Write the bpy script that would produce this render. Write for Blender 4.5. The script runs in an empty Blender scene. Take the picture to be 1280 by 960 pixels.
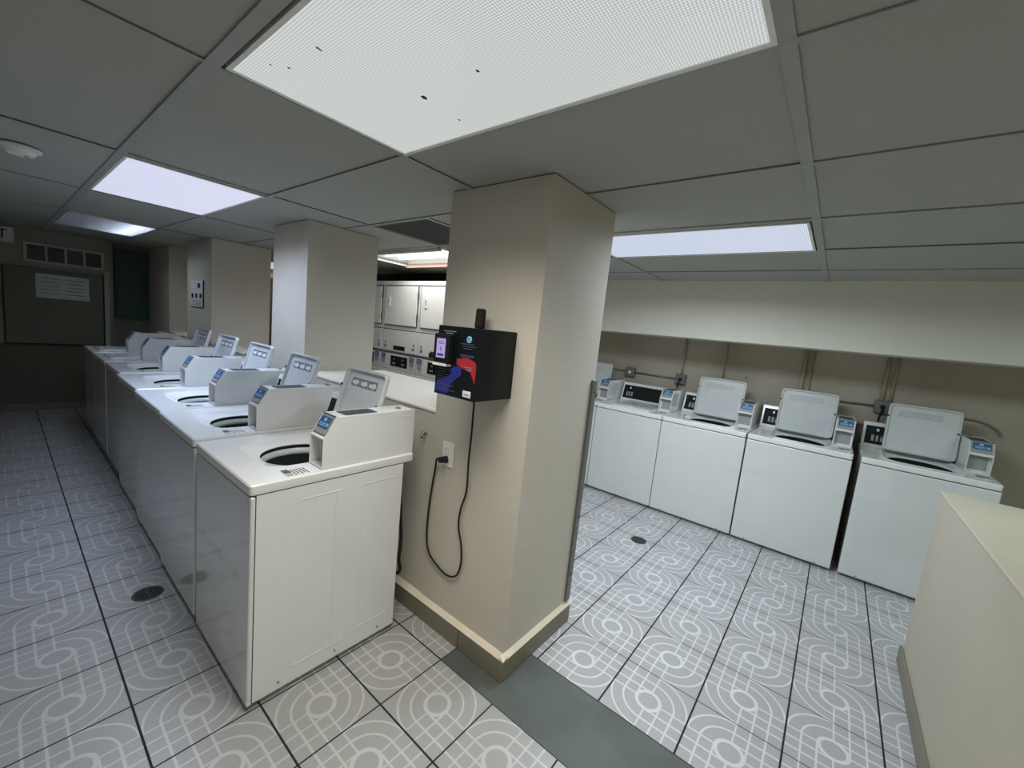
import bpy, bmesh, math, random
from mathutils import Vector, Matrix
random.seed(7)
scene = bpy.context.scene
C = scene.collection
R = math.radians

# ------------------------------------------------------------------ camera
cam_d = bpy.data.cameras.new('camera')
cam = bpy.data.objects.new('camera', cam_d)
C.objects.link(cam)
M_ = ((0.62427365, -0.77467632, 0.10079189),
      (-0.03615068, -0.15752982, -0.98685231),
      (0.78036885, 0.6124222, -0.12634679))
right = Vector(M_[0]).normalized()
back = -Vector(M_[2]).normalized()
up = back.cross(right).normalized()
right = up.cross(back).normalized()
mw = Matrix.Identity(4)
for i in range(3):
    mw[i][0] = right[i]; mw[i][1] = up[i]; mw[i][2] = back[i]
mw.translation = Vector((0, 0, 1.58))
cam.matrix_world = mw
cam_d.sensor_width = 36.0
cam_d.lens = 512.4 / 1280 * 36.0
cam_d.clip_start = 0.02
scene.camera = cam

# ------------------------------------------------------------------ colour management, world
vs = scene.view_settings
vs.view_transform = 'Standard'
vs.look = 'None'
vs.exposure = 0.0
vs.gamma = 1.0
vs.use_curve_mapping = False
world = bpy.data.worlds.new('world')
scene.world = world
world.use_nodes = True
world.node_tree.nodes['Background'].inputs[0].default_value = (0.8, 0.85, 0.9, 1)
world.node_tree.nodes['Background'].inputs[1].default_value = 0.05

# ------------------------------------------------------------------ lamps of the ceiling fixtures
CEIL = 2.211
def lamp(name, x0, x1, y0, y1, power, color, spread):
    d = bpy.data.lights.new(name, 'AREA')
    d.shape = 'RECTANGLE'
    d.size = (x1 - x0) - 0.06
    d.size_y = (y1 - y0) - 0.06
    d.energy = power
    d.color = color
    d.spread = R(spread)
    o = bpy.data.objects.new(name, d)
    C.objects.link(o)
    o.location = ((x0 + x1) / 2, (y0 + y1) / 2, CEIL - 0.008)
    return o
WARM = (1.0, 0.975, 0.91)
COOL = (0.80, 0.88, 1.0)
XL, XR = 0.405, 1.02
lamp('fixture_light', XL, XR, 0.20, 1.43, 15, WARM, 122)
lamp('fixture_light', XL, XR, 2.76, 3.93, 18, (0.62, 0.74, 1.0), 150)
lamp('fixture_light', 2.36, 2.96, 0.21, 1.44, 39, (0.80, 0.90, 1.0), 168)
lamp('fixture_light', 2.36, 2.96, 2.78, 4.02, 8, (1.0, 0.98, 0.95), 165)
lamp('fixture_light', 2.36, 2.96, -2.32, -1.12, 13, (0.76, 1.0, 0.92), 170)  # unseen greenish lamp, added to raise the light in the right aisle
lamp('fixture_light', 0.72, XR, 5.35, 6.5, 2.5, (0.75, 0.85, 1.0), 150)
lamp('fixture_light', 2.36, 2.96, 6.5, 7.7, 6, (1.0, 0.97, 0.92), 160)
lamp('fixture_light', -0.22, 0.38, -2.32, -1.12, 16, WARM, 160)  # added lamp behind the camera, out of view, lifts the left side

# ------------------------------------------------------------------ materials
def srgb(r, g, b):
    def f(c):
        c /= 255
        return c / 12.92 if c <= 0.04045 else ((c + 0.055) / 1.055) ** 2.4
    return (f(r), f(g), f(b), 1)

class NT:
    def __init__(self, name):
        self.mat = bpy.data.materials.new(name)
        self.mat.use_nodes = True
        self.nt = self.mat.node_tree
        self.n = self.nt.nodes
        self.b = self.n['Principled BSDF']
        self.out = self.n['Material Output']
    def node(self, t, **kw):
        x = self.n.new(t)
        for k, v in kw.items():
            setattr(x, k, v)
        return x
    def link(self, a, b):
        self.nt.links.new(a, b)
    def m(self, op, a, b=None, c=None):
        x = self.n.new('ShaderNodeMath')
        x.operation = op
        for i, v in enumerate((a, b, c)):
            if v is None:
                continue
            if isinstance(v, (int, float)):
                x.inputs[i].default_value = v
            else:
                self.link(v, x.inputs[i])
        return x.outputs[0]
    def mix(self, fac, a, b):
        x = self.n.new('ShaderNodeMix')
        x.data_type = 'RGBA'
        for s, v in ((x.inputs[0], fac), (x.inputs[6], a), (x.inputs[7], b)):
            if isinstance(v, (int, float)):
                s.default_value = v
            elif isinstance(v, tuple):
                s.default_value = v
            else:
                self.link(v, s)
        return x.outputs[2]
    def noise(self, scale, detail=3, vec=None, rough=0.5):
        x = self.n.new('ShaderNodeTexNoise')
        x.inputs['Scale'].default_value = scale
        x.inputs['Detail'].default_value = detail
        x.inputs['Roughness'].default_value = rough
        if vec is None:
            tc = self.n.new('ShaderNodeTexCoord')
            vec = tc.outputs['Object']
        self.link(vec, x.inputs['Vector'])
        return x.outputs['Fac']
    def ramp(self, fac, lo, hi):
        x = self.n.new('ShaderNodeMapRange')
        x.inputs['From Min'].default_value = lo
        x.inputs['From Max'].default_value = hi
        self.link(fac, x.inputs['Value'])
        return x.outputs['Result']
    def bump(self, h, strength, dist):
        x = self.n.new('ShaderNodeBump')
        x.inputs['Strength'].default_value = strength
        x.inputs['Distance'].default_value = dist
        self.link(h, x.inputs['Height'])
        self.link(x.outputs['Normal'], self.b.inputs['Normal'])

def simple(name, col, rough=0.5, metal=0.0, var=0.06, vscale=9, bump=0.0, bscale=150, spec=0.5, coat=0.0):
    t = NT(name)
    dark = tuple(c * (1 - var) for c in col[:3]) + (1,)
    lite = tuple(min(1, c * (1 + var)) for c in col[:3]) + (1,)
    f = t.ramp(t.noise(vscale, 4), 0.3, 0.7)
    t.link(t.mix(f, dark, lite), t.b.inputs['Base Color'])
    t.b.inputs['Roughness'].default_value = rough
    t.b.inputs['Metallic'].default_value = metal
    t.b.inputs['Specular IOR Level'].default_value = spec
    if coat:
        t.b.inputs['Coat Weight'].default_value = coat
        t.b.inputs['Coat Roughness'].default_value = 0.15
    if bump:
        t.bump(t.noise(bscale, 2), bump, 0.004)
    return t.mat

def emit(name, col, strength):
    t = NT(name)
    t.b.inputs['Base Color'].default_value = (0, 0, 0, 1)
    f = t.ramp(t.noise(6, 2), 0.2, 0.8)
    t.link(t.mix(f, tuple(c * 0.98 for c in col[:3]) + (1,), col), t.b.inputs['Emission Color'])
    t.b.inputs['Emission Strength'].default_value = strength
    return t.mat

def wall_mat(name, col, rough=0.75, bump=0.35, stain=0.1):
    t = NT(name)
    f = t.ramp(t.noise(1.3, 5), 0.35, 0.75)
    d = tuple(c * (1 - stain) for c in col[:3]) + (1,)
    t.link(t.mix(f, col, d), t.b.inputs['Base Color'])
    t.b.inputs['Roughness'].default_value = rough
    t.b.inputs['Specular IOR Level'].default_value = 0.3
    t.bump(t.noise(150, 3), bump, 0.006)
    return t.mat

def lens_mat(name, col, strength, cell=0.0095):
    t = NT(name)
    tc = t.node('ShaderNodeTexCoord')
    sp = t.node('ShaderNodeSeparateXYZ')
    t.link(tc.outputs['Object'], sp.inputs[0])
    k = 2 * math.pi / cell
    a = t.m('ADD', sp.outputs[0], sp.outputs[1]); b = t.m('SUBTRACT', sp.outputs[0], sp.outputs[1])
    w = t.m('MULTIPLY', t.m('SINE', t.m('MULTIPLY', a, k * .7)), t.m('SINE', t.m('MULTIPLY', b, k * .7)))
    f = t.m('MULTIPLY_ADD', w, 0.5, 0.5)
    lo = tuple(c * 0.45 for c in col[:3]) + (1,)
    t.link(t.mix(f, lo, col), t.b.inputs['Emission Color'])
    t.b.inputs['Emission Strength'].default_value = strength
    t.b.inputs['Base Color'].default_value = (0.12, 0.12, 0.12, 1)
    t.b.inputs['Roughness'].default_value = 0.4
    return t.mat

def tile_mat(name, x0, y0, s, gx, gy, base, line, grout):
    t = NT(name)
    geo = t.node('ShaderNodeNewGeometry')
    sp = t.node('ShaderNodeSeparateXYZ')
    t.link(geo.outputs['Position'], sp.inputs[0])
    px = t.m('DIVIDE', t.m('SUBTRACT', sp.outputs[0], x0), s)
    py = t.m('DIVIDE', t.m('SUBTRACT', sp.outputs[1], y0), s)
    ix = t.m('FLOOR', px); iy = t.m('FLOOR', py)
    par = t.m('FLOORED_MODULO', t.m('ADD', ix, iy), 2.0)
    sgn = t.m('MULTIPLY_ADD', par, 2.0, -1.0)      # odd: grid where xy>0
    ux0 = t.m('SUBTRACT', t.m('SUBTRACT', px, ix), 0.5)
    uy = t.m('SUBTRACT', t.m('SUBTRACT', py, iy), 0.5)
    ux = t.m('MULTIPLY', ux0, sgn)
    ax = t.m('ABSOLUTE', ux); ay = t.m('ABSOLUTE', uy)
    r = t.m('SQRT', t.m('ADD', t.m('MULTIPLY', ux, ux), t.m('MULTIPLY', uy, uy)))
    grid = t.m('GREATER_THAN', t.m('MULTIPLY', ux, uy), 0.0)
    arcq = t.m('SUBTRACT', 1.0, grid)
    def near(v, c, w):   # soft line
        d = t.m('ABSOLUTE', t.m('SUBTRACT', v, c))
        x = t.node('ShaderNodeMapRange'); x.interpolation_type = 'SMOOTHSTEP'
        x.inputs['From Min'].default_value = w + 0.006; x.inputs['From Max'].default_value = w - 0.002
        t.link(d, x.inputs['Value'])
        return x.outputs['Result']
    mx = lambda *a: (a[0] if len(a) == 1 else t.m('MAXIMUM', a[0], mx(*a[1:])))
    out = t.m('GREATER_THAN', r, 0.155)
    g = mx(near(ax, 0.165, 0.011), near(ax, 0.33, 0.011), near(ay, 0.165, 0.009), near(ay, 0.33, 0.009))
    g = t.m('MULTIPLY', t.m('MULTIPLY', g, grid), out)
    axl = t.m('MULTIPLY', mx(near(ax, 0.0, 0.01), near(ay, 0.0, 0.008)), out)
    arcs = t.m('MULTIPLY', mx(near(r, 0.33, 0.011), near(r, 0.487, 0.010)), arcq)
    ring = near(r, 0.152, 0.021)
    mask = mx(g, axl, arcs, ring)
    n1 = t.noise(420, 2, geo.outputs['Position'])
    n2 = t.noise(2.2, 4, geo.outputs['Position'])
    cb = t.mix(t.ramp(n1, 0.25, 0.75), tuple(c * 0.78 for c in base[:3]) + (1,), tuple(min(1, c * 1.2) for c in base[:3]) + (1,))
    col = t.mix(t.m('MULTIPLY', mask, 0.9), cb, line)
    col = t.mix(t.m('MULTIPLY', t.ramp(n2, 0.45, 0.8), 0.22), col, tuple(c * 0.75 for c in base[:3]) + (1,))
    ex = t.m('GREATER_THAN', t.m('ABSOLUTE', ux0), 0.5 - gx / s / 2)
    ey = t.m('GREATER_THAN', ay, 0.5 - gy / s / 2)
    gm = t.m('MAXIMUM', ex, ey)
    col = t.mix(gm, col, grout)
    t.link(col, t.b.inputs['Base Color'])
    rr = t.m('MULTIPLY_ADD', gm, 0.45, 0.36)
    t.link(rr, t.b.inputs['Roughness'])
    t.b.inputs['Specular IOR Level'].default_value = 0.45
    t.bump(t.m('SUBTRACT', 1.0, gm), 0.5, 0.002)
    return t.mat

MAT = {}
MAT['wall'] = wall_mat('cream_textured_paint', srgb(214, 203, 176))
MAT['pillar'] = wall_mat('cream_pillar_paint', srgb(203, 196, 183), bump=0.3)
MAT['shell'] = wall_mat('beige_room_paint', srgb(206, 200, 184))
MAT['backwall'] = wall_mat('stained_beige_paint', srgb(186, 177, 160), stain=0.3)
MAT['endwall'] = wall_mat('olive_grey_paint', srgb(160, 162, 146), stain=0.15)
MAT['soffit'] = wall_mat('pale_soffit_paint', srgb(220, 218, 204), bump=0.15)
MAT['ledge'] = wall_mat('white_ledge_laminate', srgb(236, 232, 216), rough=0.35, bump=0.05, stain=0.04)
MAT['half'] = wall_mat('tan_half_wall_paint', srgb(184, 177, 160), bump=0.12, stain=0.12)
MAT['halftop'] = wall_mat('cream_half_wall_top', srgb(192, 182, 162), bump=0.1, stain=0.12, rough=0.5)
MAT['skirt'] = wall_mat('olive_skirting_tile', srgb(128, 123, 108), rough=0.4, bump=0.1, stain=0.2)
MAT['caulk'] = simple('cream_caulk', srgb(214, 204, 182), 0.6)
MAT['panel'] = wall_mat('ceiling_panel', srgb(170, 172, 165), rough=0.9, bump=0.3, stain=0.06)
MAT['tbar'] = simple('ceiling_tbar_metal', srgb(158, 160, 155), 0.5)
MAT['roofblock'] = simple('dark_light_block', srgb(30, 30, 30), 0.9)
MAT['concrete'] = simple('grey_green_concrete', srgb(80, 86, 81), 0.6, var=0.16, vscale=5, bump=0.2, bscale=60)
MAT['tile_l'] = tile_mat('patterned_floor_tile', 0.275, 1.916, 0.331, 0.0075, 0.0062, srgb(156, 155, 154), srgb(186, 187, 184), srgb(22, 24, 24))
MAT['tile_r'] = tile_mat('patterned_floor_tile', 1.939, 0.928, 0.331, 0.0042, 0.0075, srgb(166, 165, 166), srgb(208, 209, 208), srgb(28, 28, 30))
MAT['enamel'] = simple('white_enamel', srgb(224, 225, 223), 0.2, var=0.015, coat=0.3)
MAT['enamel2'] = simple('white_enamel_deck', srgb(232, 233, 230), 0.2, var=0.015, coat=0.4)
MAT['lid'] = simple('lid_enamel', srgb(206, 210, 210), 0.22, var=0.03, coat=0.3)
MAT['lidin'] = simple('lid_inner_enamel', srgb(190, 196, 198), 0.32, var=0.03)
MAT['greyplastic'] = simple('grey_plastic', srgb(150, 152, 150), 0.5)
MAT['ring'] = simple('pale_balance_ring', srgb(205, 208, 205), 0.35)
MAT['tub'] = simple('dark_tub_steel', srgb(64, 74, 72), 0.35, metal=0.3)
MAT['gloss'] = simple('glossy_front_enamel', srgb(218, 220, 218), 0.07, var=0.015, coat=1.0, spec=0.7)
MAT['drain'] = simple('dark_drain_metal', srgb(58, 62, 60), 0.5, var=0.15, vscale=60)
MAT['black'] = simple('black_plastic', srgb(14, 16, 17), 0.6, spec=0.25)
MAT['rubber'] = simple('black_rubber', srgb(14, 14, 14), 0.8)
MAT['dkgrey'] = simple('dark_grey_label', srgb(60, 66, 64), 0.5, var=0.3, vscale=180)
MAT['blue'] = simple('blue_coin_label', srgb(52, 96, 142), 0.4, var=0.1)
MAT['bluelt'] = simple('light_blue_print', srgb(150, 186, 220), 0.4)
MAT['steel'] = simple('brushed_steel', srgb(150, 152, 150), 0.3, metal=0.9)
MAT['galv'] = simple('galvanised_steel', srgb(120, 122, 118), 0.45, metal=0.5, var=0.15, vscale=40)
MAT['copper'] = simple('old_copper_pipe', srgb(140, 122, 104), 0.55, metal=0.1)
MAT['pipe'] = simple('painted_conduit', srgb(170, 158, 136), 0.6)
MAT['stickergrey'] = simple('pale_grey_sticker', srgb(122, 127, 130), 0.5)
MAT['emboss'] = simple('embossed_lid_print', srgb(184, 188, 187), 0.3)
MAT['print'] = simple('grey_print', srgb(118, 122, 124), 0.5)
MAT['white'] = simple('white_plastic', srgb(232, 232, 228), 0.4)
MAT['paper'] = simple('white_paper', srgb(214, 216, 214), 0.8)
MAT['blackprint'] = simple('black_print', srgb(24, 24, 26), 0.6)
MAT['hatch'] = simple('olive_painted_board', srgb(112, 114, 98), 0.6, var=0.06, vscale=3)
MAT['hatchframe'] = simple('pale_green_trim', srgb(186, 190, 174), 0.6)
MAT['teal'] = simple('dark_teal_steel', srgb(70, 100, 98), 0.45, var=0.1)
MAT['brownwall'] = wall_mat('brown_lower_paint', srgb(112, 102, 90), stain=0.2)
MAT['brown'] = simple('dark_brown_door', srgb(80, 68, 58), 0.5)
MAT['kiosk'] = simple('black_kiosk_steel', srgb(9, 15, 18), 0.4, var=0.1, spec=0.3)
MAT['red'] = simple('red_print', srgb(158, 36, 42), 0.45)
MAT['navy'] = simple('blue_print', srgb(34, 38, 130), 0.45, var=0.2, vscale=20)
MAT['dimtext'] = simple('dim_grey_print', srgb(84, 86, 104), 0.5)
MAT['logo'] = simple('pale_blue_logo', srgb(120, 170, 200), 0.4)
MAT['screen'] = emit('lilac_screen', srgb(196, 180, 236), 0.75)
MAT['screentext'] = simple('screen_print', srgb(60, 44, 120), 0.4)
MAT['lens_main'] = lens_mat('prismatic_lens_neutral', srgb(240, 246, 244), 0.82)
MAT['lens_blue'] = lens_mat('prismatic_lens_blue', srgb(226, 230, 255), 1.15, 0.012)
MAT['lens_right'] = lens_mat('prismatic_lens_cool', srgb(222, 232, 255), 1.0, 0.012)
MAT['tube'] = emit('lit_fluorescent_tube', (1.0, 0.98, 0.95, 1), 2.6)
MAT['tubeblue'] = emit('lit_blue_tube', (0.8, 0.88, 1.0, 1), 9.0)
MAT['reflector'] = simple('white_reflector', srgb(235, 235, 230), 0.4)
MAT['lipframe'] = simple('pinkish_lens_frame', srgb(206, 164, 148), 0.5)
MAT['green_glass'] = simple('dark_pane', srgb(24, 30, 28), 0.2)
MAT['vent'] = simple('dusty_grey_grille', srgb(120, 122, 116), 0.7, var=0.2, vscale=30)
MAT['slot'] = simple('dark_slot', srgb(22, 24, 24), 0.8)
def translucent():
    t = NT('frosted_lens')
    tr = t.node('ShaderNodeBsdfTranslucent'); tr.inputs[0].default_value = (0.85, 0.88, 0.95, 1)
    df = t.node('ShaderNodeBsdfDiffuse'); df.inputs[0].default_value = (0.35, 0.36, 0.38, 1)
    mxs = t.node('ShaderNodeMixShader'); mxs.inputs[0].default_value = 0.35
    t.link(tr.outputs[0], mxs.inputs[1]); t.link(df.outputs[0], mxs.inputs[2])
    t.link(mxs.outputs[0], t.out.inputs[0])
    return t.mat
MAT['frost'] = translucent()

# ------------------------------------------------------------------ mesh helpers
def bm_box(bm, x0, x1, y0, y1, z0, z1):
    vs_ = [bm.verts.new((x, y, z)) for z in (z0, z1) for y in (y0, y1) for x in (x0, x1)]
    for f in ((0, 2, 3, 1), (4, 5, 7, 6), (0, 1, 5, 4), (2, 6, 7, 3), (0, 4, 6, 2), (1, 3, 7, 5)):
        bm.faces.new([vs_[i] for i in f])
    return vs_

def bm_prism(bm, pts, y0, y1, axis='y'):
    """extrude polygon pts (a,b) between y0,y1 along axis"""
    def P(a, b, c):
        return {'y': (a, c, b), 'x': (c, a, b), 'z': (a, b, c)}[axis]
    lo = [bm.verts.new(P(a, b, y0)) for a, b in pts]
    hi = [bm.verts.new(P(a, b, y1)) for a, b in pts]
    n = len(pts)
    bm.faces.new(lo); bm.faces.new(hi[::-1])
    for i in range(n):
        bm.faces.new((lo[i], hi[i], hi[(i + 1) % n], lo[(i + 1) % n]))

def bm_cyl(bm, p0, p1, r, n=16, r2=None, cap=True):
    p0 = Vector(p0); p1 = Vector(p1)
    d = (p1 - p0).normalized()
    a = d.orthogonal().normalized(); b = d.cross(a)
    r2 = r if r2 is None else r2
    A = [bm.verts.new(p0 + (a * math.cos(2 * math.pi * i / n) + b * math.sin(2 * math.pi * i / n)) * r) for i in range(n)]
    B = [bm.verts.new(p1 + (a * math.cos(2 * math.pi * i / n) + b * math.sin(2 * math.pi * i / n)) * r2) for i in range(n)]
    for i in range(n):
        f = bm.faces.new((A[i], A[(i + 1) % n], B[(i + 1) % n], B[i])); f.smooth = True
    if cap:
        bm.faces.new(A[::-1]); bm.faces.new(B)

def catmull(pts, k=8):
    pts = [Vector(p) for p in pts]
    P = [pts[0] * 2 - pts[1]] + pts + [pts[-1] * 2 - pts[-2]]
    out = []
    for i in range(1, len(P) - 2):
        for j in range(k):
            t = j / k
            a, b, c, d = P[i - 1], P[i], P[i + 1], P[i + 2]
            out.append(0.5 * ((2 * b) + (c - a) * t + (2 * a - 5 * b + 4 * c - d) * t * t + (3 * b - a - 3 * c + d) * t ** 3))
    out.append(pts[-1])
    return out

def bm_tube(bm, pts, r, n=10, k=8, smooth=True):
    path = catmull(pts, k) if smooth else [Vector(p) for p in pts]
    rings = []
    up_ = None
    for i, p in enumerate(path):
        d = (path[min(i + 1, len(path) - 1)] - path[max(i - 1, 0)]).normalized()
        a = d.orthogonal().normalized() if up_ is None else (up_ - d * up_.dot(d)).normalized()
        up_ = a
        b = d.cross(a)
        rings.append([bm.verts.new(p + (a * math.cos(2 * math.pi * j / n) + b * math.sin(2 * math.pi * j / n)) * r) for j in range(n)])
    for A, B in zip(rings, rings[1:]):
        for j in range(n):
            f = bm.faces.new((A[j], A[(j + 1) % n], B[(j + 1) % n], B[j])); f.smooth = True
    bm.faces.new(rings[0][::-1]); bm.faces.new(rings[-1])

def obj(name, bm, mat, parent=None, bevel=0.0, seg=2, loc=None, mats=None, wn=False):
    bmesh.ops.recalc_face_normals(bm, faces=bm.faces)
    me = bpy.data.meshes.new(name)
    bm.to_mesh(me); bm.free()
    for m_ in (mats or [mat]):
        me.materials.append(MAT[m_] if isinstance(m_, str) else m_)
    o = bpy.data.objects.new(name, me)
    C.objects.link(o)
    if parent:
        o.parent = parent
    if loc:
        o.location = loc
    if bevel:
        md = o.modifiers.new('bevel', 'BEVEL')
        md.width = bevel; md.segments = seg; md.limit_method = 'ANGLE'; md.angle_limit = R(35)
        md.harden_normals = False
        for p in me.polygons:
            p.use_smooth = True
        w = o.modifiers.new('wn', 'WEIGHTED_NORMAL'); w.keep_sharp = True
    return o

def box(name, x0, x1, y0, y1, z0, z1, mat, parent=None, bevel=0.0, **k):
    bm = bmesh.new()
    bm_box(bm, x0, x1, y0, y1, z0, z1)
    return obj(name, bm, mat, parent, bevel, **k)

def struct(o):
    o['kind'] = 'structure'
    return o

def tag(o, label, cat, group=None):
    o['label'] = label; o['category'] = cat
    if group: o['group'] = group
    return o

def empty(name, loc, label, cat, group=None):
    o = bpy.data.objects.new(name, None)
    C.objects.link(o); o.location = loc
    o.empty_display_size = 0.1
    return tag(o, label, cat, group)

def kids(o):
    return [c for c in bpy.data.objects if c.parent == o]

def copy_tree(o, parent=None):
    c = o.copy(); C.objects.link(c)
    c.parent = parent
    for ch in kids(o):
        copy_tree(ch, c)
    return c

# ================================================================== STRUCTURE
PX0, PX1 = 1.399, 1.959
# ---- floor
bm = bmesh.new()
def quad(bm, x0, x1, y0, y1, z, mi=0):
    f = bm.faces.new([bm.verts.new(p) for p in ((x0, y0, z), (x1, y0, z), (x1, y1, z), (x0, y1, z))])
    f.material_index = mi
quad(bm, -0.8, 1.268, -3.2, 8.7, 0, 0)
quad(bm, 1.268, 1.70, 1.254, 8.7, 0, 0)
quad(bm, 1.268, 1.608, -3.2, 1.254, -0.0015, 2)
quad(bm, 1.608, 4.8, -3.2, 1.254, 0, 1)
quad(bm, 1.70, 4.8, 1.254, 8.7, 0, 1)
struct(obj('floor', bm, None, mats=['tile_l', 'tile_r', 'concrete']))
bm = bmesh.new(); bm_box(bm, -0.8, 4.85, -3.2, 8.7, -0.08, -0.004)
struct(obj('floor', bm, 'concrete'))

# ---- ceiling panels and T bars
GX = [1.02 + 0.643 * k for k in range(-3, 6)]
GX = [g if abs(g - 0.377) > 0.001 else 0.39 for g in GX]
GY = [0.185 + 1.265 * k for k in range(-3, 8)]
fix_cells = set()
def cell_index(x, y):
    i = max(k for k in range(len(GX)) if GX[k] <= x)
    j = max(k for k in range(len(GY)) if GY[k] <= y)
    return i, j
FIX = [(0.7, 0.8), (0.7, 3.3), (0.7, 5.9), (2.6, 0.8), (2.6, 3.3), (2.6, -1.7), (2.6, 7.2), (0.1, -1.7)]
for p in FIX:
    fix_cells.add(cell_index(*p))
bm = bmesh.new()
for i in range(len(GX) - 1):
    for j in range(len(GY) - 1):
        if (i, j) in fix_cells:
            continue
        x0, x1, y0, y1 = GX[i], GX[i + 1], GY[j], GY[j + 1]
        dz = random.uniform(0.0, 0.004)
        if cell_index(2.0, 2.4) == (i, j):
            bm_box(bm, x0 + .004, x1 - .004, y0 + .004, 2.09, CEIL + 0.005 + dz, CEIL + 0.02)
            continue
        bm_box(bm, x0 + .004, x1 - .004, y0 + .004, y1 - .004, CEIL + 0.005 + dz, CEIL + 0.02)
struct(obj('ceiling', bm, 'panel'))
bm = bmesh.new()
for k, x in enumerate(GX):
    w = 0.018 if k == 2 else 0.010
    bm_box(bm, x - w, x + w, -3.2, 8.7, CEIL, CEIL + 0.004)
for y in GY:
    w = .017 if abs(y - .185) < .01 else .009
    bm_box(bm, -0.8, 4.1, y - w, y + w, CEIL + 0.0005, CEIL + 0.0035)
bm_box(bm, GX[4], GX[5], 2.09, 2.114, CEIL + 0.0005, CEIL + 0.0035)
struct(obj('trim_1', bm, 'tbar'))
struct(box('ceiling', -0.85, 4.9, -3.3, 8.75, 2.36, 2.4, 'roofblock'))  # unseen roof slab, added above the panels to block light

# ---- shell walls
struct(box('wall_left', -0.85, -0.75, -3.2, 7.75, 0, 2.36, 'shell'))
struct(box('wall_back', -0.85, 4.9, -3.3, -3.2, 0, 2.36, 'shell'))
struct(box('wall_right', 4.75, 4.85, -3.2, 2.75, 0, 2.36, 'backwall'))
struct(box('wall_partition', 3.7, 4.85, 2.75, 2.85, 0, 2.36, 'backwall'))
struct(box('wall_dryer', 3.72, 3.82, 2.85, 7.75, 0, 2.36, 'endwall'))
bm = bmesh.new(); bm_box(bm, -0.85, 1.0, 7.75, 7.85, 0.84, 2.36)
struct(obj('wall_end', bm, 'endwall'))
struct(box('wall_end_lower', -0.85, 1.0, 7.75, 7.85, 0, 0.84, 'brownwall'))
struct(box('wall_recess_side', 0.95, 1.0, 7.85, 8.05, 0, 2.36, 'endwall'))
struct(box('wall_recess', 0.95, 1.9, 8.05, 8.15, 0, 2.36, 'endwall'))
struct(box('wall_end_right', 1.8, 3.82, 7.75, 7.85, 0, 2.36, 'wall'))
# soffit over the right hand washers
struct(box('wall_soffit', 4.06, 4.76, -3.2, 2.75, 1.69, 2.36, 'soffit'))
# black board put in to paint the unlit gap above the dryers
struct(box('wall_dryer_shade', 3.54, 3.72, 2.85, 7.75, 1.85, 2.30, 'rubber'))

# ---- pillars
for n, (y0, y1) in enumerate([(0.988, 1.577), (3.05, 3.63), (5.15, 6.0), (6.8, 7.9)]):
    struct(box('wall_pillar_%d' % (n + 1), PX0, PX1, y0, y1, 0, CEIL + 0.002, 'pillar'))
# ---- pony walls and ledges between pillars
for n, (y0, y1) in enumerate([(1.577, 3.05), (3.63, 5.15), (6.0, 6.8)]):
    struct(box('wall_pony_%d' % (n + 1), PX0 + 0.004, PX1, y0, y1, 0, 1.125, 'pillar'))
    struct(box('trim_%d' % (n + 2), PX0 - 0.002, 2.075, y0 + .001, y1 - .001, 1.125, 1.139, 'ledge', bevel=0.003))
# ---- half wall at right
struct(box('wall_half', -0.2, 3.03, -0.80, -0.512, 0, 0.972, 'half', bevel=0.004))
struct(box('trim_5', -0.205, 3.04, -0.805, -0.507, 0.972, 0.988, 'halftop', bevel=0.006))
# ---- skirting
def skirt(name, x0, x1, y0, y1, h=0.107):
    bm = bmesh.new(); bm_box(bm, x0, x1, y0, y1, 0, h - .006)
    a = struct(obj(name, bm, 'skirt', bevel=0.002))
    return a
skirt('baseboard_left', PX0 - .03, PX0, 0.963, 1.577)
skirt('baseboard_left', PX0 - .03, PX0 + .004, 1.58, 6.9)
skirt('baseboard_front', PX0, PX1, 0.963, 0.988)
skirt('baseboard_end', -0.75, 1.0, 7.735, 7.75, 0.09)
skirt('baseboard_half', -0.2, 3.05, -0.512, -0.498, 0.095)
bm = bmesh.new()
bm_prism(bm, [(PX0 - .028, .101), (PX0, .101), (PX0 + .004, .118)], 0.965, 3.0, 'y')
bm_prism(bm, [(0.965, .101), (0.988, .101), (0.988, .118)], PX0 - .028, PX1, 'x')
struct(obj('trim_6', bm, 'caulk'))
# skirting joints (real narrow grooves filled with dark grout)
bm = bmesh.new()
for y in (1.25,):
    bm_box(bm, PX0 - .0306, PX0 - .02, y - .0015, y + .0015, 0.002, .1)
for x in (0.0, 0.33, 0.66, 0.95, -.33):
    bm_box(bm, x - .002, x + .002, 7.7345, 7.74, 0.002, .083)
struct(obj('trim_7', bm, 'rubber'))

# ================================================================== CEILING FIXTURES
def troffer(x0, x1, y0, y1, lens, label, group='recessed ceiling light panels', z=CEIL):
    t = empty('ceiling_light', ((x0 + x1) / 2, (y0 + y1) / 2, z), label, 'ceiling light', group)
    hx, hy = (x1 - x0) / 2, (y1 - y0) / 2
    bm = bmesh.new()
    w = 0.012
    bm_box(bm, -hx, hx, -hy, -hy + w, -.001, .02); bm_box(bm, -hx, hx, hy - w, hy, -.001, .02)
    bm_box(bm, -hx, -hx + w, -hy + w, hy - w, -.001, .02); bm_box(bm, hx - w, hx, -hy + w, hy - w, -.001, .02)
    obj('frame', bm, 'reflector', t)
    bm = bmesh.new(); bm_box(bm, -hx + w, hx - w, -hy + w, hy - w, .002, .006)
    obj('lens', bm, lens, t)
    bm = bmesh.new(); bm_box(bm, -hx, hx, -hy, hy, .02, .1)
    obj('housing', bm, 'reflector', t)
    return t
big = troffer(XL + .012, XR - .006, 0.20, 1.432, 'lens_main', 'large prismatic ceiling light panel nearest the camera, with dark insect specks on its lens')
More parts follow.
